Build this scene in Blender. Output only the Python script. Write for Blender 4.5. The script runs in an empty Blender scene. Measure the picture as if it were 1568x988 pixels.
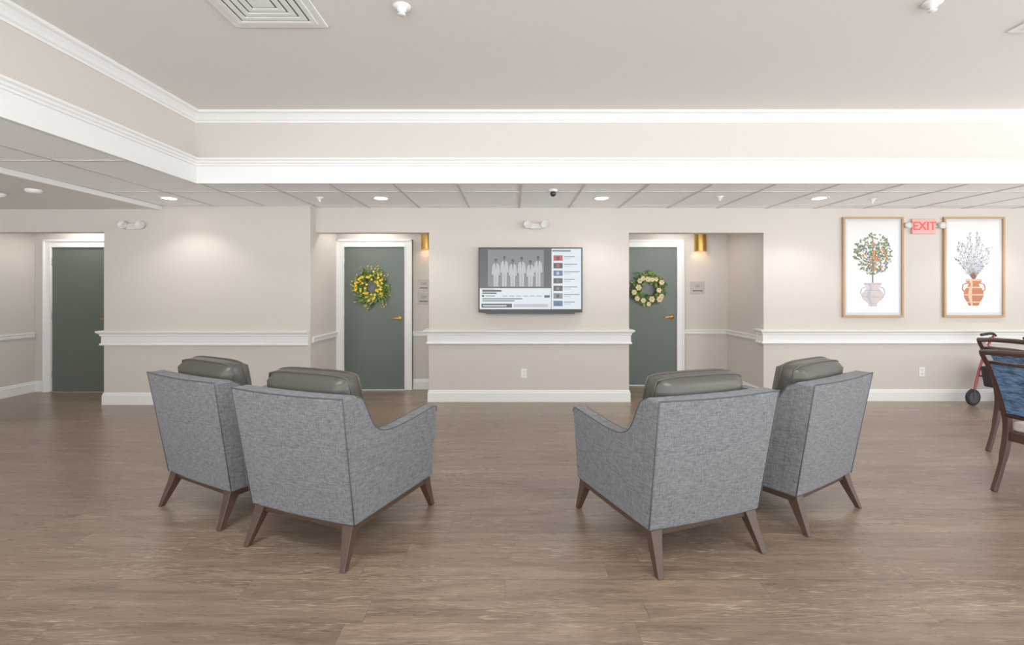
import bpy, bmesh, math, random
from mathutils import Vector, Matrix
random.seed(7)
S = bpy.context.scene
COL = S.collection

# ------------------------------------------------------------ helpers
def srgb(r, g, b):
    def f(c):
        c /= 255.0
        return c/12.92 if c <= 0.04045 else ((c+0.055)/1.055)**2.4
    return (f(r), f(g), f(b), 1.0)

def mat(name, col, rough=0.5, metal=0.0, emit=None, estr=0.0, bump=None, coat=0.0, alpha=None, var=None):
    m = bpy.data.materials.new(name); m.use_nodes = True
    nt = m.node_tree; b = nt.nodes['Principled BSDF']
    b.inputs['Base Color'].default_value = col
    b.inputs['Roughness'].default_value = rough
    b.inputs['Metallic'].default_value = metal
    if coat: b.inputs['Coat Weight'].default_value = coat
    if emit:
        b.inputs['Emission Color'].default_value = emit
        b.inputs['Emission Strength'].default_value = estr
    tc = nt.nodes.new('ShaderNodeTexCoord')
    if var:   # (scale, amount)
        n = nt.nodes.new('ShaderNodeTexNoise'); n.inputs['Scale'].default_value = var[0]
        nt.links.new(tc.outputs['Object'], n.inputs['Vector'])
        mx = nt.nodes.new('ShaderNodeMixRGB'); mx.blend_type = 'MIX'
        k = var[1]
        mx.inputs[1].default_value = (col[0]*(1-k), col[1]*(1-k), col[2]*(1-k), 1)
        mx.inputs[2].default_value = (min(1, col[0]*(1+k)), min(1, col[1]*(1+k)), min(1, col[2]*(1+k)), 1)
        nt.links.new(n.outputs['Fac'], mx.inputs[0])
        nt.links.new(mx.outputs[0], b.inputs['Base Color'])
    if bump:  # (scale, strength)
        n = nt.nodes.new('ShaderNodeTexNoise'); n.inputs['Scale'].default_value = bump[0]
        nt.links.new(tc.outputs['Object'], n.inputs['Vector'])
        bp = nt.nodes.new('ShaderNodeBump'); bp.inputs['Strength'].default_value = bump[1]
        bp.inputs['Distance'].default_value = 0.002
        nt.links.new(n.outputs['Fac'], bp.inputs['Height'])
        nt.links.new(bp.outputs['Normal'], b.inputs['Normal'])
    return m

def newbm(): return bmesh.new()

def box(bm, x0, x1, y0, y1, z0, z1, mi=0):
    vs = [bm.verts.new(p) for p in ((x0,y0,z0),(x1,y0,z0),(x1,y1,z0),(x0,y1,z0),(x0,y0,z1),(x1,y0,z1),(x1,y1,z1),(x0,y1,z1))]
    for f in ((0,3,2,1),(4,5,6,7),(0,1,5,4),(1,2,6,5),(2,3,7,6),(3,0,4,7)):
        bm.faces.new([vs[i] for i in f]).material_index = mi
    return vs

def hexa(bm, pts, mi=0):
    vs = [bm.verts.new(p) for p in pts]
    for f in ((0,3,2,1),(4,5,6,7),(0,1,5,4),(1,2,6,5),(2,3,7,6),(3,0,4,7)):
        bm.faces.new([vs[i] for i in f]).material_index = mi
    return vs

def obj(name, bm, mats, parent=None, smooth=False, bevel=0, seg=3, loc=None):
    bmesh.ops.recalc_face_normals(bm, faces=bm.faces[:])
    me = bpy.data.meshes.new(name); bm.to_mesh(me); bm.free()
    if not isinstance(mats, (list, tuple)): mats = [mats]
    for m in mats: me.materials.append(m)
    o = bpy.data.objects.new(name, me); COL.objects.link(o)
    if parent: o.parent = parent
    if loc: o.location = loc
    if smooth or bevel:
        for p in me.polygons: p.use_smooth = True
    if bevel:
        b = o.modifiers.new('bev', 'BEVEL'); b.width = bevel; b.segments = seg
        b.limit_method = 'ANGLE'; b.angle_limit = math.radians(35); b.harden_normals = True
    return o

def empty(name, loc=(0,0,0), rz=0):
    e = bpy.data.objects.new(name, None); COL.objects.link(e)
    e.location = loc; e.rotation_euler = (0,0,rz); e.empty_display_size = 0.1
    return e

def tube(bm, pts, r, seg=10, mi=0, sx=1.0, sy=1.0, cap=True, closed=False):
    pts = [Vector(p) for p in pts]; n = len(pts)
    rs = r if isinstance(r, (list, tuple)) else [r]*n
    rings = []; up = None
    for i, p in enumerate(pts):
        if closed: t = (pts[(i+1) % n]-pts[i-1]).normalized()
        elif i == 0: t = (pts[1]-pts[0]).normalized()
        elif i == n-1: t = (pts[-1]-pts[-2]).normalized()
        else: t = ((pts[i+1]-p).normalized()+(p-pts[i-1]).normalized()).normalized()
        if up is None:
            up = Vector((1,0,0)) if abs(t.x) < 0.8 else Vector((0,0,1))
        a = (up-t*up.dot(t)).normalized(); up = a; b = t.cross(a)
        ring = []
        for k in range(seg):
            an = 2*math.pi*(k+0.5)/seg
            ring.append(bm.verts.new(p+a*math.cos(an)*rs[i]*sx+b*math.sin(an)*rs[i]*sy))
        rings.append(ring)
    m = n if closed else n-1
    for i in range(m):
        A = rings[i]; B = rings[(i+1) % n]
        for k in range(seg):
            bm.faces.new((A[k], A[(k+1)%seg], B[(k+1)%seg], B[k])).material_index = mi
    if cap and not closed:
        bm.faces.new(rings[0]).material_index = mi; bm.faces.new(rings[-1]).material_index = mi

def smoothpath(pts, sub=4):
    P = [Vector(p) for p in pts]; out = []
    for i in range(len(P)-1):
        p0 = P[max(i-1,0)]; p1 = P[i]; p2 = P[i+1]; p3 = P[min(i+2,len(P)-1)]
        for k in range(sub):
            t = k/sub
            out.append(0.5*((2*p1)+(-p0+p2)*t+(2*p0-5*p1+4*p2-p3)*t*t+(-p0+3*p1-3*p2+p3)*t**3))
    out.append(P[-1]); return out

def lathe(bm, prof, c, axis='z', seg=32, mi=0):
    rings = []
    for r, h in prof:
        ring = []
        for k in range(seg):
            a = 2*math.pi*k/seg
            u, v = r*math.cos(a), r*math.sin(a)
            if axis == 'z': p = (c[0]+u, c[1]+v, c[2]+h)
            elif axis == 'y': p = (c[0]+u, c[1]+h, c[2]+v)
            else: p = (c[0]+h, c[1]+u, c[2]+v)
            ring.append(bm.verts.new(p))
        rings.append(ring)
    for A, B in zip(rings, rings[1:]):
        for k in range(seg):
            bm.faces.new((A[k], A[(k+1)%seg], B[(k+1)%seg], B[k])).material_index = mi
    if prof[0][0] > 1e-5: bm.faces.new(rings[0]).material_index = mi
    if prof[-1][0] > 1e-5: bm.faces.new(rings[-1]).material_index = mi

def sweep(bm, path, prof, side=1, mi=0):
    P = [Vector(p) for p in path]; n = len(P); rings = []
    for i in range(n):
        ns = []
        if i > 0:
            t = (P[i]-P[i-1]).normalized(); ns.append(Vector((-t.y, t.x))*side)
        if i < n-1:
            t = (P[i+1]-P[i]).normalized(); ns.append(Vector((-t.y, t.x))*side)
        if len(ns) == 2:
            m = (ns[0]+ns[1]); m = m/(1+ns[0].dot(ns[1]))
        else: m = ns[0]
        rings.append([bm.verts.new((P[i].x+m.x*d, P[i].y+m.y*d, z)) for d, z in prof])
    k = len(prof)
    for A, B in zip(rings, rings[1:]):
        for j in range(k):
            bm.faces.new((A[j], A[(j+1)%k], B[(j+1)%k], B[j])).material_index = mi
    bm.faces.new(rings[0]); bm.faces.new(rings[-1])

def extrude_x(bm, poly, x0, x1, x0b=None, x1b=None, zlo=0.2, zhi=0.88, mi=0):
    def xx(a, b, z):
        if b is None: return a
        t = (z-zlo)/(zhi-zlo); return b+(a-b)*t
    A = [bm.verts.new((xx(x0,x0b,z), y, z)) for y, z in poly]
    B = [bm.verts.new((xx(x1,x1b,z), y, z)) for y, z in poly]
    n = len(poly)
    bm.faces.new(A).material_index = mi; bm.faces.new(B[::-1]).material_index = mi
    for i in range(n):
        bm.faces.new((A[i], A[(i+1)%n], B[(i+1)%n], B[i])).material_index = mi

# ------------------------------------------------------------ materials
M_wall = mat('wall_paint', srgb(198,190,181), 0.75, bump=(260,0.08), var=(0.7,0.015))
M_trim = mat('trim_white', srgb(229,229,226), 0.4, bump=(20,0.02))
M_ceil = mat('ceiling_paint', srgb(224,220,214), 0.85, bump=(200,0.06))
M_tile = mat('ceiling_tile', srgb(250,250,249), 0.9, bump=(350,0.3), var=(300,0.01))
M_tbar = mat('ceiling_grid', srgb(190,188,185), 0.5)  # bars greyed to stand in for the shadow lines between tiles
M_door = mat('door_green', srgb(74,85,75), 0.42, var=(1.5,0.05), bump=(30,0.03))
M_gold = mat('brass', srgb(205,158,80), 0.28, 1.0, bump=(40,0.02))
M_plast = mat('white_plastic', srgb(232,231,228), 0.4, bump=(40,0.01))
M_black = mat('black_plastic', srgb(14,14,16), 0.35, bump=(60,0.02))
M_alu = mat('aluminium', srgb(190,195,200), 0.35, 1.0, bump=(60,0.02))
M_glow = mat('lamp_diffuser', srgb(255,250,240), 0.5, emit=(1,0.97,0.93,1), estr=6, bump=(10,0.01))
M_bulb = mat('sconce_bulb', srgb(255,240,215), 0.5, emit=(1,0.85,0.65,1), estr=2.5, bump=(10,0.01))
M_wood = mat('walnut_leg', srgb(64,45,33), 0.42, var=(25,0.18), bump=(90,0.06))
M_dwood = mat('mahogany', srgb(58,35,26), 0.35, var=(20,0.2), bump=(90,0.05))
M_pipe = mat('piping', srgb(66,67,71), 0.8, bump=(200,0.2))
M_oak = mat('oak_frame', srgb(172,136,94), 0.5, var=(30,0.12))
M_leather = mat('olive_grey_leather', srgb(60,59,52), 0.38, bump=(220,0.12), var=(6,0.08))

def floor_mat():
    m = bpy.data.materials.new('wood_plank_floor'); m.use_nodes = True
    nt = m.node_tree; N = nt.nodes.new; L = nt.links.new
    b = nt.nodes['Principled BSDF']
    def math_(op, a, bb=None):
        n = N('ShaderNodeMath'); n.operation = op
        for i, v in enumerate((a, bb)):
            if v is None: continue
            if isinstance(v, (int, float)): n.inputs[i].default_value = v
            else: L(v, n.inputs[i])
        return n.outputs[0]
    def rng(v, a, c, d=0.0, e=1.0):
        n = N('ShaderNodeMapRange'); n.inputs['From Min'].default_value = a; n.inputs['From Max'].default_value = c
        n.inputs['To Min'].default_value = d; n.inputs['To Max'].default_value = e
        L(v, n.inputs['Value']); return n.outputs[0]
    tc = N('ShaderNodeTexCoord'); sp = N('ShaderNodeSeparateXYZ'); L(tc.outputs['Object'], sp.inputs[0])
    W, R = 1.22, 0.152
    yr = math_('DIVIDE', math_('ADD', sp.outputs['Y'], 20.0), R); row = math_('FLOOR', yr); fy = math_('FRACT', yr)
    wn = N('ShaderNodeTexWhiteNoise'); wn.noise_dimensions = '1D'; L(row, wn.inputs['W'])
    xr = math_('ADD', math_('DIVIDE', math_('ADD', sp.outputs['X'], 20.0), W), wn.outputs['Value'])
    cell = math_('FLOOR', xr); fx = math_('FRACT', xr)
    cb = N('ShaderNodeCombineXYZ'); L(cell, cb.inputs[0]); L(row, cb.inputs[1])
    wn2 = N('ShaderNodeTexWhiteNoise'); wn2.noise_dimensions = '2D'; L(cb.outputs[0], wn2.inputs['Vector'])
    rnd = wn2.outputs['Value']
    ey = math_('MULTIPLY', math_('MINIMUM', fy, math_('SUBTRACT', 1.0, fy)), R)
    ex = math_('MULTIPLY', math_('MINIMUM', fx, math_('SUBTRACT', 1.0, fx)), W)
    joint = rng(math_('MINIMUM', ex, ey), 0.0005, 0.0018, 1.0, 0.0)
    off = N('ShaderNodeVectorMath'); off.operation = 'MULTIPLY_ADD'
    L(wn2.outputs['Color'], off.inputs[0]); off.inputs[1].default_value = (37,25,19); L(tc.outputs['Object'], off.inputs[2])
    def noise(sx, sy, sc, det, dist=0.0):
        mp = N('ShaderNodeMapping'); mp.inputs['Scale'].default_value = (sx, sy, 1)
        L(off.outputs[0], mp.inputs['Vector'])
        n = N('ShaderNodeTexNoise'); n.inputs['Scale'].default_value = sc
        n.inputs['Detail'].default_value = det; n.inputs['Distortion'].default_value = dist
        L(mp.outputs[0], n.inputs['Vector']); return n.outputs['Fac']
    n1 = noise(1.0, 9, 1.8, 6, 1.0)
    n2 = noise(8, 150, 2.0, 5, 0.2)
    n3 = noise(0.6, 6.5, 2.0, 2, 0.5)
    n4 = noise(1.2, 5, 1.2, 2, 0.0)
    ring = rng(math_('SINE', math_('MULTIPLY', n3, 90.0)), 0.35, 1.0)
    streak = math_('MULTIPLY', math_('MULTIPLY', ring, rng(n2, 0.44, 0.60)), rng(n4, 0.42, 0.62, 0.08, 0.55))
    r1 = N('ShaderNodeValToRGB'); e = r1.color_ramp.elements
    e[0].position = 0.3; e[0].color = srgb(96,79,66); e[1].position = 0.72; e[1].color = srgb(128,108,91)
    L(n1, r1.inputs[0])
    mx = N('ShaderNodeMixRGB'); mx.inputs[2].default_value = srgb(184,166,142)
    L(streak, mx.inputs[0]); L(r1.outputs[0], mx.inputs[1])
    ml = N('ShaderNodeMixRGB'); ml.blend_type = 'OVERLAY'; ml.inputs[0].default_value = 0.42
    L(mx.outputs[0], ml.inputs[1]); L(n2, ml.inputs[2])
    t2 = N('ShaderNodeVectorMath'); t2.operation = 'SCALE'
    L(ml.outputs[0], t2.inputs[0]); L(rng(rnd, 0, 1, 0.88, 1.13), t2.inputs['Scale'])
    mo = N('ShaderNodeMixRGB'); mo.inputs[2].default_value = srgb(58,46,38)
    L(math_('MULTIPLY', joint, 0.6), mo.inputs[0]); L(t2.outputs[0], mo.inputs[1])
    L(mo.outputs[0], b.inputs['Base Color'])
    L(rng(n2, 0, 1, 0.22, 0.38), b.inputs['Roughness'])
    bp = N('ShaderNodeBump'); bp.inputs['Strength'].default_value = 0.1; bp.inputs['Distance'].default_value = 0.002
    L(n2, bp.inputs['Height']); L(bp.outputs[0], b.inputs['Normal'])
    return m
M_floor = floor_mat()

def fabric_mat(name, dark, light, vs=(230,230,22), hs=(26,26,240), rough=0.9, lo=0.72, hi=1.28, det=3):
    m = bpy.data.materials.new(name); m.use_nodes = True
    nt = m.node_tree; N = nt.nodes.new; L = nt.links.new
    b = nt.nodes['Principled BSDF']; tc = N('ShaderNodeTexCoord')
    outs = []
    for s in (vs, hs):
        mp = N('ShaderNodeMapping'); mp.inputs['Scale'].default_value = s
        L(tc.outputs['Object'], mp.inputs['Vector'])
        n = N('ShaderNodeTexNoise'); n.inputs['Scale'].default_value = 1; n.inputs['Detail'].default_value = det
        L(mp.outputs[0], n.inputs['Vector']); outs.append(n.outputs['Fac'])
    ad = N('ShaderNodeMath'); ad.operation = 'ADD'; L(outs[0], ad.inputs[0]); L(outs[1], ad.inputs[1])
    mr = N('ShaderNodeMapRange'); mr.inputs['From Min'].default_value = lo; mr.inputs['From Max'].default_value = hi
    L(ad.outputs[0], mr.inputs['Value'])
    mx = N('ShaderNodeMixRGB'); mx.inputs[1].default_value = dark; mx.inputs[2].default_value = light
    L(mr.outputs[0], mx.inputs[0]); L(mx.outputs[0], b.inputs['Base Color'])
    b.inputs['Roughness'].default_value = rough
    b.inputs['Sheen Weight'].default_value = 0.05
    bp = N('ShaderNodeBump'); bp.inputs['Strength'].default_value = 0.2; bp.inputs['Distance'].default_value = 0.001
    L(ad.outputs[0], bp.inputs['Height']); L(bp.outputs[0], b.inputs['Normal'])
    return m
M_fab = fabric_mat('grey_weave', srgb(74,77,82), srgb(122,124,129), vs=(190,190,26), hs=(26,26,190), lo=.62, hi=1.38, det=1)
M_blue = fabric_mat('blue_pattern', srgb(18,32,62), srgb(96,138,180), vs=(20,45,60), hs=(20,60,190))
M_cream = fabric_mat('cream_seat', srgb(175,158,148), srgb(210,196,188))

# ------------------------------------------------------------ room shell
XL, XR, YB = -6.63, 8.5, -3.0
ZL = 2.447; ZT = 3.13
bm = newbm(); box(bm, XL-0.1, XR+0.1, YB, 7.5, -0.1, 0); obj('floor', bm, M_floor)

def wallobj(name, *boxes):
    bm = newbm()
    for b in boxes: box(bm, *b)
    return obj(name, bm, M_wall)
H = 2.6
wallobj('wall_back_left', (-5.02,-2.48,5.95,7.0,0,H))
wallobj('wall_back_center', (-1.047,1.476,6.1,7.3,0,H))
wallobj('wall_back_right', (3.2,XR,6.15,7.4,0,H))
wallobj('wall_header_middle', (-2.48,-1.047,6.1,6.24,2.135,H))
wallobj('wall_header_right', (1.476,3.2,6.12,6.26,2.135,H))
wallobj('wall_header_left', (XL,-5.02,5.97,6.11,2.125,H))
wallobj('wall_recess_left', (XL,-5.02,6.72,7.0,0,H))
wallobj('wall_recess_middle', (-2.48,-1.047,6.88,7.3,0,H))
wallobj('wall_recess_right', (1.476,3.2,7.2,7.4,0,H))
wallobj('wall_left', (XL-0.1,XL,YB,7.0,0,H))
wallobj('wall_right', (XR,XR+0.1,4.0,7.4,0,3.3))

wallobj('wall_tray', (-3.2,XR,4.70,4.82,ZL+.003,3.3), (-3.2,-3.08,YB,4.70,ZL+.003,3.3))
bm = newbm(); box(bm, -3.2, XR, YB, 4.82, ZT, ZT+0.12); obj('ceiling', bm, M_ceil)
bm = newbm()
box(bm, -4.33, XR, 4.675, 6.16, ZL, ZL+0.05); box(bm, -4.33, -3.06, YB, 4.675, ZL, ZL+0.05)
obj('ceiling_tiles', bm, M_tile)
bm = newbm(); box(bm, XL, -4.33, YB, 5.97, 2.405, 2.47); obj('ceiling_soffit', bm, M_ceil)
bm = newbm(); box(bm, XL, XR, 6.05, 7.4, 2.5, 2.56); obj('ceiling_recess', bm, M_ceil)
bm = newbm(); box(bm, -4.345, -4.305, YB, 5.95, 2.392, ZL+0.002); obj('trim_soffit_edge', bm, M_trim, bevel=0.004)
bm = newbm()
zb0, zb1 = ZL-0.006, ZL+0.004
x = 0.09-0.625*7
while x < XR:
    if x > -4.3:
        y0 = YB if x < -3.1 else 4.68
        y1 = 6.14 if x > -1 else (6.1 if x > -2.48 else 5.95)
        box(bm, x-0.012, x+0.012, y0, y1, zb0, zb1)
    x += 0.625
for y in (5.10, 5.93):
    box(bm, -4.3, XR, y-0.012, y+0.012, zb0, zb1)
y = 5.10-1.22
while y > YB:
    box(bm, -4.3, -3.08, y-0.012, y+0.012, zb0, zb1); y -= 1.22
obj('trim_ceiling_grid', bm, M_tbar)

crown = [(0,3.03),(0.012,3.03),(0.016,3.045),(0.03,3.055),(0.042,3.075),(0.065,3.10),(0.085,3.108),(0.09,3.113),(0.09,ZT),(0,ZT)]
fascia = [(-.005,2.436),(0.04,2.436),(0.04,2.60),(0.05,2.606),(0.05,2.62),(0.062,2.63),(0.066,2.645),(0.082,2.655),(0.082,2.672),(-.005,2.676)]
tp = [(-3.08,YB),(-3.08,4.70),(XR,4.70)]
bm = newbm(); sweep(bm, tp, crown, side=-1); obj('trim_crown', bm, M_trim)
bm = newbm(); sweep(bm, tp, fascia, side=-1); obj('trim_fascia', bm, M_trim)

rail = [(0,.728),(.028,.728),(.034,.738),(.03,.752),(.02,.758),(.02,.838),(.03,.846),(.032,.866),(.046,.876),(.06,.888),(.062,.906),(0,.908)]
thin = [(0,.752),(.012,.752),(.02,.765),(.02,.80),(.03,.808),(.03,.822),(0,.824)]
base = [(0,0),(.016,0),(.016,.112),(.011,.118),(.010,.132),(.005,.146),(0,.148)]
def sw(name, path, prof, side=-1):
    bm = newbm(); sweep(bm, path, prof, side); return obj(name, bm, M_trim)
sw('trim_chair_rail_left', [(-5.02,6.2),(-5.02,5.95),(-2.50,5.95)], rail, side=-1)
sw('trim_chair_rail_center', [(-1.047,6.35),(-1.047,6.1),(1.476,6.1),(1.476,6.35)], rail, side=-1)
sw('trim_chair_rail_right', [(3.2,6.30),(3.2,6.15),(XR,6.15)], rail, side=-1)
sw('baseboard_left', [(-5.02,6.7),(-5.02,5.95),(-2.48,5.95),(-2.48,6.85)], base)
sw('baseboard_center', [(-1.047,6.86),(-1.047,6.1),(1.476,6.1),(1.476,7.18)], base)
sw('baseboard_right', [(3.2,7.19),(3.2,6.15),(XR,6.15)], base)
sw('baseboard_recess_middle', [(-1.41,6.88),(-1.065,6.88)], base)
sw('baseboard_recess_right', [(2.56,7.2),(3.19,7.2)], base)
sw('baseboard_side', [(XL,YB),(XL,6.72),(-6.48,6.72)], base)
sw('trim_side_rail', [(XL,YB),(XL,6.70)], thin)
sw('trim_recess_rail_middle', [(-2.48,6.0),(-2.48,6.86)], thin)
sw('trim_recess_rail_middle_b', [(-1.41,6.88),(-1.05,6.88)], thin)
sw('trim_recess_rail_right', [(2.56,7.2),(3.2,7.2),(3.2,6.33)], thin)

# ------------------------------------------------------------ doors
def door(n, x0, x1, yw, ztop, handle=True):
    e = empty('door_%d' % n, ((x0+x1)/2, yw, 0)); w = (x1-x0)/2
    bm = newbm(); box(bm, -w+0.004, w-0.004, -0.035, 0.0, 0.015, ztop-0.004)
    obj('slab', bm, M_door, e, bevel=0.003)
    bm = newbm()
    c = 0.105
    for s in (-1, 1):
        a, b = sorted((s*w, s*(w+c)))
        box(bm, a, b, -0.055, 0, 0, ztop+c)
        a, b = sorted((s*(w+c-0.025), s*(w+c)))
        box(bm, a, b, -0.068, 0, 0, ztop+c)
        a, b = sorted((s*(w-0.002), s*(w+0.015)))
        box(bm, a, b, -0.064, 0, 0, ztop+0.015)
    box(bm, -w, w, -0.055, 0, ztop, ztop+c)
    box(bm, -w-c, w+c, -0.068, 0, ztop+c-0.025, ztop+c+0.002)
    obj('casing', bm, M_trim, e, bevel=0.004)
    bm = newbm(); box(bm, -w, w, -0.08, 0.0, 0, 0.014); obj('threshold', bm, M_alu, e, bevel=0.003)
    if handle:
        bm = newbm(); hx = w-0.075; hz = 1.01
        lathe(bm, [(0.0,-0.05),(0.028,-0.048),(0.033,-0.042),(0.033,-0.035)], (hx,0,hz), 'y', 24)
        tube(bm, [(hx,-0.045,hz),(hx,-0.085,hz)], 0.011)
        tube(bm, smoothpath([(hx+0.005,-0.085,hz),(hx-0.04,-0.09,hz+0.004),(hx-0.08,-0.087,hz),(hx-0.115,-0.082,hz-0.006)]), 0.010)
        obj('lever_handle', bm, M_gold, e, smooth=True)
    bm = newbm()
    for z in (0.25, 1.05, 1.8): tube(bm, [(-w+0.002,-0.04,z-0.05),(-w+0.002,-0.04,z+0.05)], 0.006)
    obj('hinges', bm, M_alu, e, smooth=True)
    return e
door(1, -6.36, -5.46, 6.72, 2.0)
door(2, -2.375, -1.515, 6.88, 2.02)
door(3, 1.56, 2.44, 7.2, 2.045)

# ------------------------------------------------------------ armchairs
def arm_profile():
    c = smoothpath([(-.365,.868,0),(-.318,.846,0),(-.272,.775,0),(-.228,.70,0),(-.165,.652,0),(-.065,.630,0),(.10,.634,0),(.385,.657,0)], 3)
    top = [(p.x, p.y) for p in c]
    return [(-.345,.205),(-.455,.871)]+top+[(.412,.650),(.418,.62),(.39,.205)]
AP = arm_profile()
HW = 0.382; HB = 0.358
def build_armchair():
    P = []
    bm = newbm()
    for s in (-1, 1):
        extrude_x(bm, AP, s*(HW-.002), s*(HW-.088), s*(HB-.002), s*(HB-.088))
    P.append(('arms', bm, M_fab, 0.014))
    bm = newbm()
    nx = 8
    rows = [(.205,-.362,-.26,HB),(.43,-.400,-.29,HB+.008),(.66,-.439,-.33,HW-.008),(.878,-.476,-.37,HW)]
    gridB = []; gridF = []
    for z, yb, yf, hw in rows:
        rb = []; rf = []
        for i in range(nx+1):
            u = -1+2*i/nx; bow = 0.014*(1-u*u)
            zz = z-(0.006*(1-u*u) if z > .8 else 0)
            rb.append(bm.verts.new((u*hw, yb-bow, zz))); rf.append(bm.verts.new((u*hw, yf, zz)))
        gridB.append(rb); gridF.append(rf)
    R = len(rows)
    for j in range(R-1):
        for i in range(nx):
            bm.faces.new((gridB[j][i],gridB[j][i+1],gridB[j+1][i+1],gridB[j+1][i]))
            bm.faces.new((gridF[j][i],gridF[j+1][i],gridF[j+1][i+1],gridF[j][i+1]))
        for i in (0, nx):
            bm.faces.new((gridB[j][i],gridB[j+1][i],gridF[j+1][i],gridF[j][i]))
    for j in (0, R-1):
        for i in range(nx):
            bm.faces.new((gridB[j][i],gridB[j][i+1],gridF[j][i+1],gridF[j][i]))
    P.append(('back', bm, M_fab, 0.016))
    bm = newbm(); box(bm, -.29, .29, -.28, .38, .205, .33); P.append(('seat_base', bm, M_fab, 0.015))
    bm = newbm()
    for s in (-1, 1):
        pts = [Vector((s*hw, yb-.001, z)) for z, yb, yf, hw in rows]
        tube(bm, [(p.x*0.993, p.y+0.003, p.z) for p in pts], .0034, 6)
        pr = AP[2:-1]
        tube(bm, [(s*(HB+(HW-HB)*(z-.2)/.68-.006), y, z-.003) for y, z in pr], .0034, 6)
        tube(bm, [(s*(HB+(HW-HB)*(z-.2)/.68-.083), y, z-.003) for y, z in pr], .0034, 6)
    tube(bm, [(u*HW*.98, -.474-.014*(1-u*u), .8765-.006*(1-u*u)) for u in [-1+2*i/10 for i in range(11)]], .0034, 6)
    P.append(('piping', bm, M_pipe, 0))
    def cushion(bm, w, h, t, M):
        n = 14; gr = []
        for sgn in (1, -1):
            g = []
            for j in range(n+1):
                row = []
                for i in range(n+1):
                    u = -1+2*i/n; v = -1+2*j/n
                    e = max(abs(u), abs(v))
                    prof = (1-e**9)**0.5*(0.82+0.18*(1-u*u)*(1-v*v)) if e < 1 else 0
                    k = 1-0.03*(abs(u)**4)*(abs(v)**4)*2
                    row.append(M @ Vector((u*w/2*k, v*h/2*k, sgn*t/2*(0.35+0.65*prof))))
                g.append([bm.verts.new(p) for p in row])
            gr.append(g)
        for g in gr:
            for j in range(n):
                for i in range(n):
                    bm.faces.new((g[j][i],g[j][i+1],g[j+1][i+1],g[j+1][i]))
        a, b = gr; rim = [(0,i) for i in range(n)]+[(j,n) for j in range(n)]+[(n,i) for i in range(n,0,-1)]+[(j,0) for j in range(n,0,-1)]
        for k in range(len(rim)):
            p, q = rim[k], rim[(k+1)%len(rim)]
            bm.faces.new((a[p[0]][p[1]],a[q[0]][q[1]],b[q[0]][q[1]],b[p[0]][p[1]]))
        out = []
        for sg in (1, -1):
            out.append([(gr[0 if sg == 1 else 1][p[0]][p[1]].co.copy()) for p in rim])
        return out
    bm = newbm()
    r1 = cushion(bm, .59, .64, .15, Matrix.Translation((0,.095,.40)))
    Mb = Matrix.Translation((0,-.240,.698)) @ Matrix.Rotation(math.radians(90+9), 4, 'X')
    r2 = cushion(bm, .585, .53, .21, Mb)
    P.append(('cushions', bm, M_leather, -1))
    bm = newbm()
    for r in r1+r2: tube(bm, r, .005, 6, closed=True)
    P.append(('cushion_piping', bm, M_leather, 0))
    bm = newbm()
    for s in (-1, 1):
        a, b = sorted((s*.295, s*.338)); box(bm, a, b, -.345, .375, .17, .207)
    box(bm, -.295, .295, -.345, -.31, .17, .207); box(bm, -.295, .295, .34, .375, .17, .207)
    P.append(('wood_plinth', bm, M_wood, 0.004))
    for k, (sx, sy) in enumerate(((-1,-1),(1,-1),(-1,1),(1,1))):
        bm = newbm(); tx, ty = sx*.306, (-.322 if sy < 0 else .345)
        fx, fy = sx*.332, sy*.412
        secs = [(tx,ty,.206,.035),(tx+(fx-tx)*.3,ty+(fy-ty)*.3,.14,.027),(fx,fy,0,.0155)]
        rings = []
        for x, y, z, r in secs:
            rings.append([bm.verts.new((x+a*r, y+b*r, z)) for a, b in ((-1,-1),(1,-1),(1,1),(-1,1))])
        for A, B in zip(rings, rings[1:]):
            for i in range(4): bm.faces.new((A[i],A[(i+1)%4],B[(i+1)%4],B[i]))
        bm.faces.new(rings[0]); bm.faces.new(rings[-1])
        P.append(('leg_%d' % (k+1), bm, M_wood, 0.004))
    return P
proto = None
for i, (x, y, r) in enumerate(((.885,2.855,20.4),(1.735,3.285,33.5),(-.99,2.91,-22.1),(-1.79,3.345,-29.5))):
    e = empty('armchair', (x, y, 0), math.radians(r))
    if proto is None:
        proto = []
        for nm, b, m, bev in build_armchair():
            proto.append(obj(nm, b, m, e, smooth=True, bevel=max(bev, 0)))
    else:
        for p in proto:
            o = bpy.data.objects.new(p.name.split('.')[0], p.data); COL.objects.link(o); o.parent = e
            for md in p.modifiers:
                q = o.modifiers.new('bev','BEVEL'); q.width = md.width; q.segments = md.segments
                q.limit_method = 'ANGLE'; q.angle_limit = md.angle_limit; q.harden_normals = True

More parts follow.
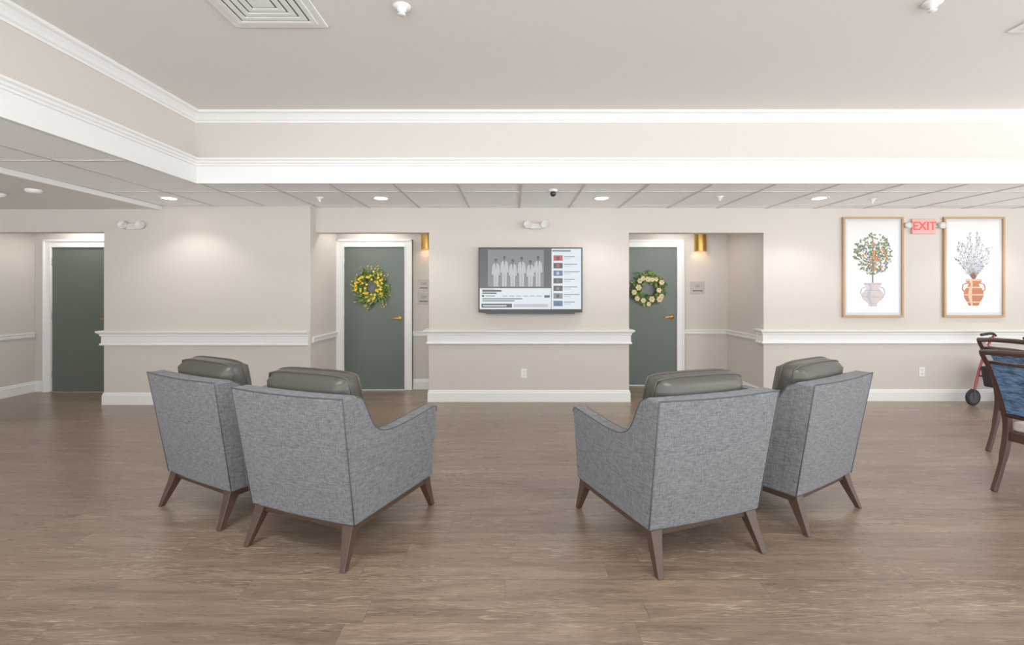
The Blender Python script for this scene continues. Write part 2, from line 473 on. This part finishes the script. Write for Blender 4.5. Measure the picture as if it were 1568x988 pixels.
# ------------------------------------------------------------ dining chairs
def dining_chair(x, y, r):
    e = empty('dining_chair', (x, y, 0), math.radians(r))
    bm = newbm()
    for s in (-1, 1):
        tube(bm, smoothpath([(s*.255,-.33,0),(s*.255,-.255,.2),(s*.255,-.21,.42),(s*.255,-.235,.6),(s*.255,-.31,.8),(s*.255,-.42,.975)], 4),
             [.019]*5+[.024]*5+[.025]*5+[.024]*5+[.022], 4, sx=1.1, sy=1.25)
    obj('back_posts', bm, M_dwood, e, bevel=0.004)
    bm = newbm()
    tube(bm, [(-.27,-.415,.972),(-.14,-.435,.984),(0,-.442,.988),(.14,-.435,.984),(.27,-.415,.972)], .021, 8, sy=0.9)
    tube(bm, [(-.25,-.225,.53),(.25,-.225,.53)], .018, 8)
    tube(bm, [(-.25,-.375,.900),(0,-.395,.905),(.25,-.375,.900)], .015, 8)
    obj('back_rails', bm, M_dwood, e, smooth=True)
    bm = newbm()
    n = 8; g = []
    for off in (-.018, .018):
        gg = []
        for j in range(7):
            z = .545+(.895-.545)*j/6; yc = -.225-.19*((z-.53)/.45)**1.25
            gg.append([bm.verts.new((-.24+.48*i/n, yc+off-.012*(1-(2*i/n-1)**2), z)) for i in range(n+1)])
        g.append(gg)
    for gg in g:
        for j in range(6):
            for i in range(n): bm.faces.new((gg[j][i],gg[j][i+1],gg[j+1][i+1],gg[j+1][i]))
    for j in range(6):
        for i in (0, n): bm.faces.new((g[0][j][i],g[0][j+1][i],g[1][j+1][i],g[1][j][i]))
    for j in (0, 6):
        for i in range(n): bm.faces.new((g[0][j][i],g[0][j][i+1],g[1][j][i+1],g[1][j][i]))
    obj('back_panel', bm, M_blue, e, smooth=True, bevel=0.006)
    bm = newbm()
    for s in (-1, 1):
        a, b = sorted((s*.235, s*.268)); box(bm, a, b, -.22, .27, .35, .415)
    box(bm, -.24, .24, -.225, -.195, .35, .415); box(bm, -.24, .24, .25, .28, .35, .415)
    obj('seat_frame', bm, M_dwood, e, bevel=0.004)
    bm = newbm(); box(bm, -.25, .25, -.19, .285, .415, .485); obj('seat_cushion', bm, M_cream, e, bevel=0.025, seg=4)
    bm = newbm()
    for s in (-1, 1):
        tube(bm, smoothpath([(s*.262,.295,0),(s*.258,.27,.2),(s*.256,.262,.42),(s*.27,.25,.55),(s*.285,.21,.655)], 3), [.014]*3+[.018]*3+[.021]*6+[.019], 4)
        tube(bm, smoothpath([(s*.262,-.265,.69),(s*.285,-.12,.70),(s*.29,.08,.685),(s*.285,.235,.66)], 4), .021, 8, sx=1.2, sy=0.8)
    obj('arms_and_front_legs', bm, M_dwood, e, smooth=False, bevel=0.003)
    return e
dining_chair(3.735, 3.185, -80)
dining_chair(4.53, 4.04, -78)

# ------------------------------------------------------------ television
M_scr = mat('screen_black', srgb(10,11,13), 0.12, emit=srgb(20,22,26), estr=0.4, bump=(5,0.0))
def emat(name, c, k=0.72):
    return mat(name, srgb(*[int(v*0.28) for v in c]), 0.25, emit=srgb(*c), estr=k, bump=(5,0.0))
E_white = emat('screen_white', (226,238,246)); E_grey = emat('screen_grey', (106,112,120)); E_lgrey = emat('screen_light_grey', (180,186,192))
E_dk = emat('screen_dark', (20,22,28)); E_red = emat('screen_red', (180,34,34)); E_skin = emat('screen_midgrey', (70,72,78))
E_bg = emat('screen_page', (34,36,42)); E_blue = emat('screen_blue', (52,92,134))
tv = empty('television', (0.23, 6.1, 1.535))
bm = newbm(); box(bm, -.648, .648, -.085, -.04, -.405, .405); obj('housing', bm, M_black, tv, bevel=0.006)
bm = newbm(); box(bm, -.3, .3, -.04, 0, -.25, .25); obj('wall_mount', bm, M_black, tv)
bm = newbm(); box(bm, -.632, .632, -.0865, -.085, -.365, .39); obj('screen', bm, M_scr, tv)
bm = newbm(); box(bm, -.55, .55, -.095, -.045, -.425, -.402); obj('lower_bezel', bm, mat('bezel_grey', srgb(56,58,62), 0.4, bump=(50,.02)), tv, bevel=0.004)
def flat(bm, u0, u1, v0, v1, y, mi=0):
    vs = [bm.verts.new(p) for p in ((u0,y,v0),(u1,y,v0),(u1,y,v1),(u0,y,v1))]
    bm.faces.new(vs).material_index = mi
def disc(bm, u, v, ru, rv, y, mi=0, n=14):
    bm.faces.new([bm.verts.new((u+ru*math.cos(2*math.pi*k/n), y, v+rv*math.sin(2*math.pi*k/n))) for k in range(n)]).material_index = mi
def poly(bm, pts, y, mi):
    bm.faces.new([bm.verts.new((a, y, b)) for a, b in pts]).material_index = mi
bm = newbm()
MS = [E_white,E_grey,E_lgrey,E_dk,E_red,E_skin,E_bg,E_blue]
y0 = -.0870
flat(bm, -.63, .255, -.10, .388, y0, 6)
flat(bm, -.53, .165, -.085, .375, y0-.0004, 1)
flat(bm, -.63, .255, -.363, -.103, y0, 0)
flat(bm, .262, .63, -.363, .388, y0, 0)
for i, (u, h) in enumerate(((-.43,.36),(-.325,.39),(-.22,.35),(-.11,.38),(.0,.34),(.095,.39))):
    yy = y0-.0008-.0003*i; b = -.083; t = b+h
    for s in (-1, 1):
        poly(bm, [(u+s*.004,b),(u+s*.026,b),(u+s*.032,t-.19),(u+s*.002,t-.19)], yy, 2)
        poly(bm, [(u+s*.030,t-.085),(u+s*.044,t-.10),(u+s*.052,t-.20),(u+s*.042,t-.225),(u+s*.036,t-.20)], yy-.0001, 2)
        disc(bm, u+s*.047, t-.23, .007, .010, yy-.0001, 5, 8)
    poly(bm, [(u-.034,t-.21),(u+.034,t-.21),(u+.036,t-.085),(u+.014,t-.070),(u-.014,t-.070),(u-.036,t-.085)], yy-.0001, 2)
    poly(bm, [(u-.008,t-.072),(u+.008,t-.072),(u+.001,t-.15),(u-.001,t-.15)], yy-.0002, 5)
    flat(bm, u-.007, u+.007, t-.075, t-.055, yy-.0001, 5); disc(bm, u, t-.038, .017, .024, yy-.0002, 5); disc(bm, u, t-.026, .018, .017, yy-.00025, 3)
flat(bm, -.62, -.45, -.118, -.112, y0-.0004, 4)
for v, u1, t in ((-.135,-.36,.012),(-.165,-.42,.008),(-.235,-.1,.006),(-.26,-.2,.006)):
    flat(bm, -.6, u1, v-t, v+t, y0-.0004, 3)
disc(bm, -.59, -.20, .015, .015, y0-.0004, 3)
flat(bm, -.56, -.44, -.206, -.194, y0-.0004, 1)
for k in range(6): flat(bm, -.35+k*.085, -.285+k*.085, -.21, -.192, y0-.0004, 2)
flat(bm, .17, .24, -.22, -.19, y0-.0004, 3)
flat(bm, -.61, -.23, -.345, -.295, y0-.0004, 3); flat(bm, -.59, -.3, -.328, -.316, y0-.0006, 0)
flat(bm, -.21, .22, -.34, -.3, y0-.0004, 2)
flat(bm, .27, .5, .35, .372, y0-.0004, 1)
for k in range(7):
    v = .27-k*.094
    flat(bm, .285, .40, v-.033, v+.035, y0-.0004, (4,3,7,3,3,1,7)[k])
    disc(bm, .34, v, .02, .022, y0-.0006, (3,4,2,5,1,3,5)[k])
    flat(bm, .415, .55+.03*(k%3), v+.013, v+.024, y0-.0004, 1); flat(bm, .415, .5, v-.01, v-.002, y0-.0004, 2)
obj('screen_picture', bm, MS, tv)

# ------------------------------------------------------------ framed prints
M_paper = mat('art_paper', srgb(216,217,217), 0.25, coat=0.4, bump=(200,.02))
M_mat = mat('mat_board', srgb(198,200,202), 0.5, bump=(200,.02))
A = {k: mat('ink_'+k, srgb(*c), 0.6, var=(60,0.25)) for k, c in dict(green=(82,100,60), green2=(130,138,84), orange=(204,116,58), slate=(98,112,130), slate2=(146,158,172),
     blush=(198,182,178), pot2=(164,167,178), terra=(168,98,64), terra2=(208,168,138), brown=(96,66,44)).items()}
def print_frame(x, kind):
    e = empty('framed_botanical_print', (x, 6.15, 1.70)); W, Hh = .385, .635
    bm = newbm(); t = .026
    box(bm, -W, -W+t, -.035, 0, -Hh, Hh); box(bm, W-t, W, -.035, 0, -Hh, Hh)
    box(bm, -W+t, W-t, -.035, 0, Hh-t, Hh); box(bm, -W+t, W-t, -.035, 0, -Hh, -Hh+t)
    obj('frame', bm, M_oak, e, bevel=0.003)
    bm = newbm(); box(bm, -W+t, W-t, -.016, -.002, -Hh+t, Hh-t, 0)
    flat(bm, -W+t+.035, W-t-.035, -Hh+t+.035, Hh-t-.035, -.0165, 1)
    obj('print', bm, [M_mat, M_paper], e)
    bm = newbm(); keys = list(A); idx = {k: i for i, k in enumerate(keys)}
    yy = [-.0175]
    def stroke(p, q, w, k):
        p = Vector(p); q = Vector(q); d = (q-p).normalized(); n = Vector((-d.y, d.x))*w
        yy[0] -= .000004
        bm.faces.new([bm.verts.new((a.x, yy[0], a.y)) for a in (p-n, p+n, q+n*.6, q-n*.6)]).material_index = idx[k]
    def leaf(c, a, l, w, k):
        yy[0] -= .000004
        d = Vector((math.cos(a), math.sin(a))); n = Vector((-d.y, d.x)); c = Vector(c)
        pts = [c-d*l, c-d*l*.3+n*w, c+d*l*.3+n*w*.9, c+d*l, c+d*l*.3-n*w*.9, c-d*l*.3-n*w]
        bm.faces.new([bm.verts.new((p.x, yy[0], p.y)) for p in pts]).material_index = idx[k]
    def urn(v0, v1, hw, prof, k1, k2):
        pr = smoothpath([(p, i/(len(prof)-1), 0) for i, p in enumerate(prof)], 4)
        for i in range(len(pr)-1):
            a = v0+(v1-v0)*pr[i].y; b = v0+(v1-v0)*pr[i+1].y; p = pr[i].x; q = pr[i+1].x
            kk = k2 if (i % 12) in (5, 6) else k1
            bm.faces.new([bm.verts.new(c) for c in ((-p*hw,yy[0],a),(p*hw,yy[0],a),(q*hw,yy[0],b),(-q*hw,yy[0],b))]).material_index = idx[kk]
            bm.faces.new([bm.verts.new(c) for c in ((-p*hw*.55,yy[0]-.00004,a),(-p*hw*.2,yy[0]-.00004,a),(-q*hw*.2,yy[0]-.00004,b),(-q*hw*.55,yy[0]-.00004,b))]).material_index = idx[k2]
        yy[0] -= .0001
    if kind == 0:
        stroke((0,-.2), (.0,.12), .008, 'brown')
        for k in range(9):
            a = math.radians(20+17*k); stroke((0,-.02+.01*k), (.2*math.cos(a), .08+.22*math.sin(a)), .004, 'brown')
        for k in range(330):
            a = random.uniform(0,6.28); r = random.random()**.6
            c = (r*.25*math.cos(a), .17+r*.26*math.sin(a))
            leaf(c, random.uniform(0,6.28), random.uniform(.015,.03), .009, random.choice(['green','green','green2','green','slate']))
        for k in range(16):
            a = random.uniform(0,6.28); r = random.random()**.6
            yy[0] -= .00001; disc(bm, r*.21*math.cos(a), .13+r*.2*math.sin(a), .017, .017, yy[0], idx['orange'])
        urn(-.50,-.20,.14,[.42,.36,.5,.78,.95,1,.96,.82,.62,.56,.75,.8],'blush','pot2')
        for s in (-1, 1):
            pts = [(s*.08,-.25),(s*.14,-.27),(s*.155,-.33),(s*.13,-.37)]
            for p, q in zip(pts, pts[1:]): stroke(p, q, .006, 'pot2')
    else:
        for k in range(15):
            a = math.radians(42+7*k); l = random.uniform(.36,.58)
            q = (l*math.cos(a)*.72, -.16+l*math.sin(a)*1.08)
            stroke((0,-.17), q, .0028, 'brown')
            for j in range(22):
                t = .3+.7*j/21
                c = (q[0]*t+random.uniform(-.03,.03), -.17+(q[1]+.17)*t+random.uniform(-.02,.02))
                leaf(c, random.uniform(0,6.28), random.uniform(.011,.021), .007, random.choice(['slate','slate2','slate2','pot2']))
        urn(-.49,-.15,.125,[.5,.6,.75,.9,1,1,.95,.85,.62,.55,.8,.82],'terra','terra2')
        for s in (-1, 1):
            pts = [(s*.07,-.2),(s*.135,-.22),(s*.145,-.28),(s*.12,-.31)]
            for p, q in zip(pts, pts[1:]): stroke(p, q, .009, 'terra')
    obj('botanical_artwork', bm, list(A.values()), e)
print_frame(4.575, 0)
print_frame(5.855, 1)

# ------------------------------------------------------------ wreaths
G1 = mat('leaf_green', srgb(76,104,40), 0.55, var=(30,.2)); G2 = mat('leaf_light', srgb(126,148,60), 0.55, var=(30,.2)); G3 = mat('leaf_dark', srgb(44,66,30), 0.55, var=(30,.2))
F1 = mat('petal_yellow', srgb(230,196,34), 0.5, var=(50,.1)); F2 = mat('petal_cream', srgb(236,218,174), 0.5, var=(40,.06)); F3 = mat('twig', srgb(76,54,34), 0.7, var=(50,.1))
def wreath(x, y, z, kind):
    e = empty('flower_wreath', (x, y, z))
    R = .165 if kind == 0 else .18
    bm = newbm()
    for q in range(4):
        ph = q*1.5
        tube(bm, [((R+.012*math.cos(3*a+ph))*math.cos(a), -.03+.012*math.sin(3*a+ph), (R+.012*math.cos(3*a+ph))*math.sin(a)) for a in [2*math.pi*k/36 for k in range(36)]], .007, 5, closed=True)
    obj('twig_ring', bm, F3, e, smooth=True)
    bm = newbm()
    def leaf(c, d, n, l, w, mi):
        d = d.normalized(); s = d.cross(n).normalized(); nn = s.cross(d)
        p = [c, c+d*l*.35+s*w+nn*w*.3, c+d*l*.75+s*w*.7, c+d*l, c+d*l*.75-s*w*.7, c+d*l*.35-s*w+nn*w*.3]
        v = [bm.verts.new(a) for a in p]; m1 = bm.verts.new(c+d*l*.5-nn*w*.2)
        for i in range(6): bm.faces.new((v[i], v[(i+1)%6], m1)).material_index = mi
    for k in range(640 if kind == 0 else 520):
        a = random.uniform(0,6.283); rr = R+random.gauss(0,.034)
        c = Vector((rr*math.cos(a), -.035+random.uniform(-.03,.02), rr*math.sin(a)))
        tang = Vector((-math.sin(a),0,math.cos(a))); rad = Vector((math.cos(a),0,math.sin(a)))
        out = random.uniform(-.9,1.3)
        d = tang*random.uniform(.2,1)*(-1 if kind == 0 else 1)+rad*out+Vector((0,random.uniform(-.8,.2),0))
        l = random.uniform(.035,.08); leaf(c, d, Vector((random.uniform(-.4,.4),-1,random.uniform(-.4,.4))), l, l*.2 if kind == 0 else l*.3, random.choice([0,0,1,2]))
    if kind == 0:
        for k in range(34):
            a = random.uniform(0,6.283); c = Vector((R*math.cos(a)*1.1,-.03,R*math.sin(a)*1.1))
            d = Vector((math.cos(a-.6),random.uniform(-.3,.1),math.sin(a-.6)))
            L_ = random.uniform(.06,.15); tube(bm, [c, c+d*L_], .0015, 4, mi=2)
            for j in range(5): leaf(c+d*L_*(j+1)/5, d+Vector((random.uniform(-.8,.8),0,random.uniform(-.8,.8))), Vector((0,-1,0)), .03, .006, random.choice([0,1,3]))
        for k in range(64):
            a = random.uniform(0,6.283); rr = R+random.gauss(0,.036)
            c = Vector((rr*math.cos(a), -.075+random.uniform(-.02,.02), rr*math.sin(a)))
            for j in range(5):
                b = 6.283*j/5+random.random(); leaf(c, Vector((math.cos(b),-.35,math.sin(b))), Vector((0,-1,0)), random.uniform(.017,.027), .008, 3)
    else:
        for k in range(15):
            a = 6.283*k/15+random.uniform(-.15,.15); rr = R+random.choice([-.03,.0,.035])
            c = Vector((rr*math.cos(a), -.085, rr*math.sin(a))); rs = random.uniform(.034,.046)
            for ring, (n, tilt, sc) in enumerate(((6,-.25,1.0),(5,-.8,.75),(4,-1.8,.5),(3,-4,.35))):
                for j in range(n):
                    b = 6.283*j/n+ring*.6; leaf(c+Vector((0,-.004*ring,0)), Vector((math.cos(b),tilt,math.sin(b))), Vector((0,-1,0)), rs*sc*1.1, rs*sc*.5, 4)
    obj('foliage_and_flowers', bm, [G1,G2,G3,F1,F2], e)
wreath(-1.985, 6.845, 1.445, 0)
wreath(2.0, 7.165, 1.42, 1)

# ------------------------------------------------------------ lamps etc
def add_light(name, typ, loc, power, parent, rot=(0,0,0), **kw):
    l = bpy.data.lights.new(name, typ); l.energy = power
    for k, v in kw.items(): setattr(l, k, v)
    o = bpy.data.objects.new(name, l); COL.objects.link(o); o.parent = parent; o.location = loc; o.rotation_euler = rot
    return o

def downlight(x, y, z, power, size=125):
    e = empty('recessed_downlight', (x, y, z))
    bm = newbm(); lathe(bm, [(.072,-.002),(.075,-.008),(.095,-.006),(.10,0)], (0,0,0), 'z', 36)
    obj('trim_ring', bm, M_plast, e, smooth=True)
    bm = newbm(); lathe(bm, [(0.0,-.003),(.072,-.003)], (0,0,0), 'z', 36); obj('lens', bm, M_glow, e)
    add_light('lamp', 'SPOT', (0,0,-.02), power, e, spot_size=math.radians(size), spot_blend=0.5, shadow_soft_size=.06, color=(1,.97,.93))
for x, p in ((-3.87,24),(-1.48,28),(1.01,28),(3.47,36),(5.95,32)): downlight(x, 5.46, ZL, p)
downlight(-5.8, 6.42, 2.5, 30, 150); downlight(-1.95, 6.55, 2.5, 20, 150); downlight(2.35, 6.72, 2.5, 22, 150)

def sconce(x, y):
    e = empty('wall_sconce', (x, y, 2.13))
    bm = newbm(); n = 24; r0, r1 = .088, .084; r = []
    for rr, z in ((r0,-.14),(r0,.14),(r1,.14),(r1,-.14)):
        r.append([bm.verts.new((rr*math.cos(math.pi+math.pi*k/n), -.012+rr*math.sin(math.pi+math.pi*k/n), z)) for k in range(n+1)])
    for i in range(4):
        Aa, B = r[i], r[(i+1)%4]
        for k in range(n): bm.faces.new((Aa[k],Aa[k+1],B[k+1],B[k]))
    obj('shade', bm, M_gold, e, smooth=False)
    bm = newbm(); box(bm, -.088, .088, -.014, 0, -.14, .14); obj('backplate', bm, M_gold, e)
    bm = newbm(); lathe(bm, [(0,-.03),(.018,-.022),(.024,0),(.018,.022),(0,.03)], (0,-.05,.02), 'z', 16); obj('bulb', bm, M_bulb, e, smooth=True)
    add_light('lamp_down', 'POINT', (0,-.05,-.03), 2.8, e, shadow_soft_size=.02, color=(1,.86,.66))
    add_light('lamp_up', 'POINT', (0,-.05,.07), 1.5, e, shadow_soft_size=.02, color=(1,.86,.66))
sconce(2.80, 7.2); sconce(-1.20, 6.88)

def fill_panel(x, y, power):  # added area lights out of view that brighten the room, framed as ceiling panels
    e = empty('added_fill_panel', (x, y, ZT))
    bm = newbm()
    box(bm, -.62,-.58,-.32,.32,-.03,0); box(bm, .58,.62,-.32,.32,-.03,0); box(bm,-.58,.58,-.32,-.28,-.03,0); box(bm,-.58,.58,.28,.32,-.03,0)
    obj('frame', bm, M_plast, e)
    add_light('lamp', 'AREA', (0,0,-.02), power, e, shape='RECTANGLE', size=1.15, size_y=.55, color=(1,.99,.97))
for x in (-1.6, 1.6, 4.8):
    fill_panel(x, 1.3, 38)

def diffuser(x0, x1, y0, y1):
    e = empty('ceiling_air_diffuser', ((x0+x1)/2, (y0+y1)/2, ZT)); h = (x1-x0)/2
    bm = newbm()
    for k in range(6):
        o = h-k*.047; i_ = o-(.034 if k else .05)
        for a, b, c, d in ((-o,o,-o,-i_),(-o,o,i_,o),(-o,-i_,-i_,i_),(i_,o,-i_,i_)):
            box(bm, a, b, c, d, -.012 if k == 0 else -.018, -.002 if k == 0 else -.010)
    box(bm, -.03,.03,-.03,.03,-.018,-.01)
    obj('louvres', bm, M_plast, e, bevel=0.002)
    bm = newbm(); box(bm, -h+.02, h-.02, -h+.02, h-.02, -.003, 0); obj('duct', bm, mat('duct_grey', srgb(120,118,114), .8, bump=(20,.02)), e)
diffuser(-1.80,-1.20,2.56,3.16)
diffuser(3.30,3.90,2.62,3.22)

def sprinkler(x, y, z, s=1.0):
    e = empty('fire_sprinkler', (x, y, z-.002))
    bm = newbm(); lathe(bm, [(.055*s,0),(.052*s,-.008),(.03*s,-.012),(.028*s,-.028),(.012*s,-.034),(.01*s,-.045),(.024*s,-.047),(.024*s,-.05),(0,-.051)], (0,0,0), 'z', 24)
    obj('head', bm, M_plast, e, smooth=True)
sprinkler(-.67,2.94,ZT); sprinkler(2.52,2.9,ZT)
for x, y in ((-2.15,5.4),(2.3,5.35),(4.1,5.5)): sprinkler(x, y, ZL, .75)
def smoke(x, y, z, r=.065):
    e = empty('smoke_detector', (x, y, z)); bm = newbm()
    lathe(bm, [(r,0),(r,-.015),(r*.85,-.03),(r*.4,-.038),(0,-.039)], (0,0,0), 'z', 32); obj('body', bm, M_plast, e, smooth=True)
smoke(-4.75,4.8,2.405); smoke(-5.3,5.0,2.405,.05); smoke(6.1,5.35,ZL,.05)

e = empty('security_camera', (.425,5.0,ZL))
bm = newbm(); lathe(bm, [(.045,0),(.045,-.015),(.03,-.025),(.0,-.026)], (0,0,0), 'z', 24); obj('mount', bm, M_plast, e, smooth=True)
bm = newbm(); lathe(bm, [(0,-.075),(.018,-.07),(.03,-.055),(.032,-.04),(.026,-.025),(0,-.02)], (0,0,0), 'z', 24); obj('lens_ball', bm, M_black, e, smooth=True)

M_off = mat('emergency_housing', srgb(206,203,198), .45, bump=(30,.01))
def emergency(x, y, z):
    e = empty('emergency_light', (x, y-.001, z))
    bm = newbm(); box(bm, -.085,.085,-.045,0,-.04,.035); obj('body', bm, M_off, e, bevel=.012)
    for s in (-1, 1):
        bm = newbm(); lathe(bm, [(0,.02),(.03,.018),(.045,-.01),(.05,-.05),(.046,-.055),(.040,-.048),(.0,-.044)], (s*.105,-.025,.012), 'y', 24)
        obj('lamp_head_%d' % (1 if s < 0 else 2), bm, M_off, e, smooth=True)
emergency(-4.64,5.95,2.19); emergency(.30,6.1,2.215)

e = empty('exit_sign', (5.215,6.15,2.215))
bm = newbm(); box(bm, -.15,.15,-.035,0,-.095,.095); obj('housing', bm, mat('exit_face', srgb(206,150,142), .4, emit=srgb(230,110,100), estr=.08, bump=(10,.01)), e, bevel=.006)
M_ered = mat('exit_red', srgb(196,30,28), .4, emit=srgb(255,50,40), estr=.5, bump=(10,.01))
cu = bpy.data.curves.new('letters', 'FONT'); cu.body = 'EXIT'; cu.size = .145; cu.align_x = 'CENTER'; cu.align_y = 'CENTER'; cu.extrude = .001; cu.offset = .002
cu.materials.append(M_ered)
t = bpy.data.objects.new('letters', cu); COL.objects.link(t); t.parent = e; t.location = (0,-.037,0); t.rotation_euler = (math.pi/2,0,0)
for s in (-1, 1):
    bm = newbm(); lathe(bm, [(0,.02),(.025,.018),(.038,-.01),(.042,-.04),(.0,-.035)], (s*.215,-.021,.01), 'y', 24)
    tube(bm, [(s*.14,-.015,0),(s*.2,-.015,.005)], .01); obj('lamp_head_%d' % (1 if s < 0 else 2), bm, M_off, e, smooth=True)

M_sign = mat('sign_plate', srgb(172,163,154), .4, bump=(30,.01)); M_ink = mat('sign_ink', srgb(86,80,76), .5, bump=(30,.01))
def sign(x, y, z, w=.17, h=.16, txt='229'):
    e = empty('room_number_sign', (x, y, z)); bm = newbm(); box(bm, -w/2,w/2,-.01,0,-h/2,h/2); box(bm,-w/2,w/2,-.013,-.01,h/2-.025,h/2-.02)
    obj('plate', bm, M_sign, e, bevel=.002)
    cu = bpy.data.curves.new('digits', 'FONT'); cu.body = txt; cu.size = .05; cu.align_x = 'CENTER'; cu.align_y = 'CENTER'; cu.materials.append(M_ink)
    t = bpy.data.objects.new('digits', cu); COL.objects.link(t); t.parent = e; t.location = (0,-.0142,.02); t.rotation_euler = (math.pi/2,0,0)
    bm = newbm(); box(bm, -w*.35, w*.35, -.0115, -.01, -h*.3, -h*.2); obj('braille_strip', bm, M_ink, e)
sign(-1.255,6.88,1.48,txt='228'); sign(-1.255,6.88,1.29,txt='230'); sign(2.76,7.2,1.445,.21,.18,'231')
def outlet(x, y, z):
    e = empty('electrical_outlet', (x, y, z)); bm = newbm(); box(bm, -.036,.036,-.006,0,-.058,.058); obj('plate', bm, M_plast, e, bevel=.002)
    bm = newbm()
    for s in (-1, 1):
        for u in (-.008,.008): box(bm, u-.0015,u+.0015,-.008,-.006,s*.024-.004,s*.024+.006)
        lathe(bm, [(.003,-.008),(.003,-.006)], (0,0,s*.024-.01), 'y', 8)
    obj('slots', bm, M_black, e)
outlet(.15,6.1,.36); outlet(5.21,6.15,.37)

# ------------------------------------------------------------ rollator walker
M_red = mat('red_paint', srgb(150,18,24), .3, coat=.5, bump=(20,.01))
M_rub = mat('rubber', srgb(20,20,22), .7, bump=(80,.1))
e = empty('rollator_walker', (5.93,5.72,0), math.radians(8))
bm = newbm()
for s in (-1, 1):
    tube(bm, smoothpath([(-.27,s*.22,.13),(-.2,s*.22,.40),(-.08,s*.22,.70),(.03,s*.22,.86)], 4), .014)
    tube(bm, smoothpath([(.27,s*.22,.13),(.18,s*.22,.34),(.02,s*.22,.50),(-.14,s*.22,.56)], 4), .014)
    tube(bm, [(-.2,s*.22,.36),(.16,s*.22,.36)], .010)
tube(bm, [(-.2,-.22,.36),(-.2,.22,.36)], .010); tube(bm, [(.16,-.22,.36),(.16,.22,.36)], .010)
obj('frame', bm, M_red, e, smooth=True)
bm = newbm()
for s in (-1, 1):
    tube(bm, smoothpath([(.04,s*.22,.84),(.02,s*.22,.865),(-.03,s*.22,.875),(-.16,s*.22,.86)], 4), .017)
    tube(bm, smoothpath([(-.02,s*.22,.83),(-.1,s*.22,.81),(-.16,s*.22,.82)], 3), .006)
tube(bm, smoothpath([(-.10,-.22,.70),(-.2,-.12,.72),(-.22,0,.72),(-.2,.12,.72),(-.10,.22,.70)], 4), .018)
obj('grips_and_backrest', bm, M_rub, e, smooth=True)
bm = newbm(); box(bm, -.16,.14,-.19,.19,.50,.535); obj('seat', bm, M_rub, e, bevel=.012)
bm = newbm(); hexa(bm, [(-.20,-.17,.24),(.11,-.17,.24),(.11,.17,.24),(-.20,.17,.24),(-.24,-.18,.49),(.14,-.18,.49),(.14,.18,.49),(-.24,.18,.49)]); obj('storage_bag', bm, M_rub, e, bevel=.02)
k = 0
for sx in (-1, 1):
    for s in (-1, 1):
        k += 1; c = (sx*.28, s*.22, .10)
        bm = newbm(); lathe(bm, [(.07,-.016),(.092,-.016),(.10,-.008),(.10,.008),(.092,.016),(.07,.016)], c, 'y', 28)
        obj('tyre_%d' % k, bm, M_rub, e, smooth=False)
        bm = newbm(); lathe(bm, [(.02,-.022),(.02,.022)], c, 'y', 14); lathe(bm, [(.055,-.018),(.07,-.0175),(.07,.0175),(.055,.018)], c, 'y', 24)
        for j in range(5):
            a = 6.283*j/5; tube(bm, [c, (c[0]+.06*math.cos(a), c[1], c[2]+.06*math.sin(a))], .008, 6)
        box(bm, c[0]-.012, c[0]+.012, c[1]-.024, c[1]-.019, .10, .2); box(bm, c[0]-.012, c[0]+.012, c[1]+.019, c[1]+.024, .10, .2)
        obj('wheel_%d' % k, bm, mat('wheel_grey_%d' % k, srgb(60,60,64), .5, bump=(20,.01)), e)

# ------------------------------------------------------------ world (added fill through the open back: soft above, boosted below to lift the ceilings)
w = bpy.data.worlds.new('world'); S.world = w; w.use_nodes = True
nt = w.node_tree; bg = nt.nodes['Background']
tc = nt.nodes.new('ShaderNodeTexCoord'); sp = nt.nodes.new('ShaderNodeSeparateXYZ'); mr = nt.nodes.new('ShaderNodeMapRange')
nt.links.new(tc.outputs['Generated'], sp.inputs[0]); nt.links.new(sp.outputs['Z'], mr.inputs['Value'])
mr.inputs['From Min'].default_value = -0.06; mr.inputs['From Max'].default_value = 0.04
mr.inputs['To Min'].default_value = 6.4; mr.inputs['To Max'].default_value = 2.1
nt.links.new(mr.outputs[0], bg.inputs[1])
bg.inputs[0].default_value = (.965,.98,1,1)
cam = bpy.data.cameras.new('camera'); co = bpy.data.objects.new('camera', cam); COL.objects.link(co)
cam.lens = 17.0; cam.sensor_width = 36; cam.shift_y = -0.031; cam.clip_start = .05
co.location = (0,0,1.4); co.rotation_euler = (math.pi/2,0,0)
S.camera = co
S.view_settings.view_transform = 'Standard'
S.view_settings.exposure = 0.04
S.view_settings.gamma = 1.25
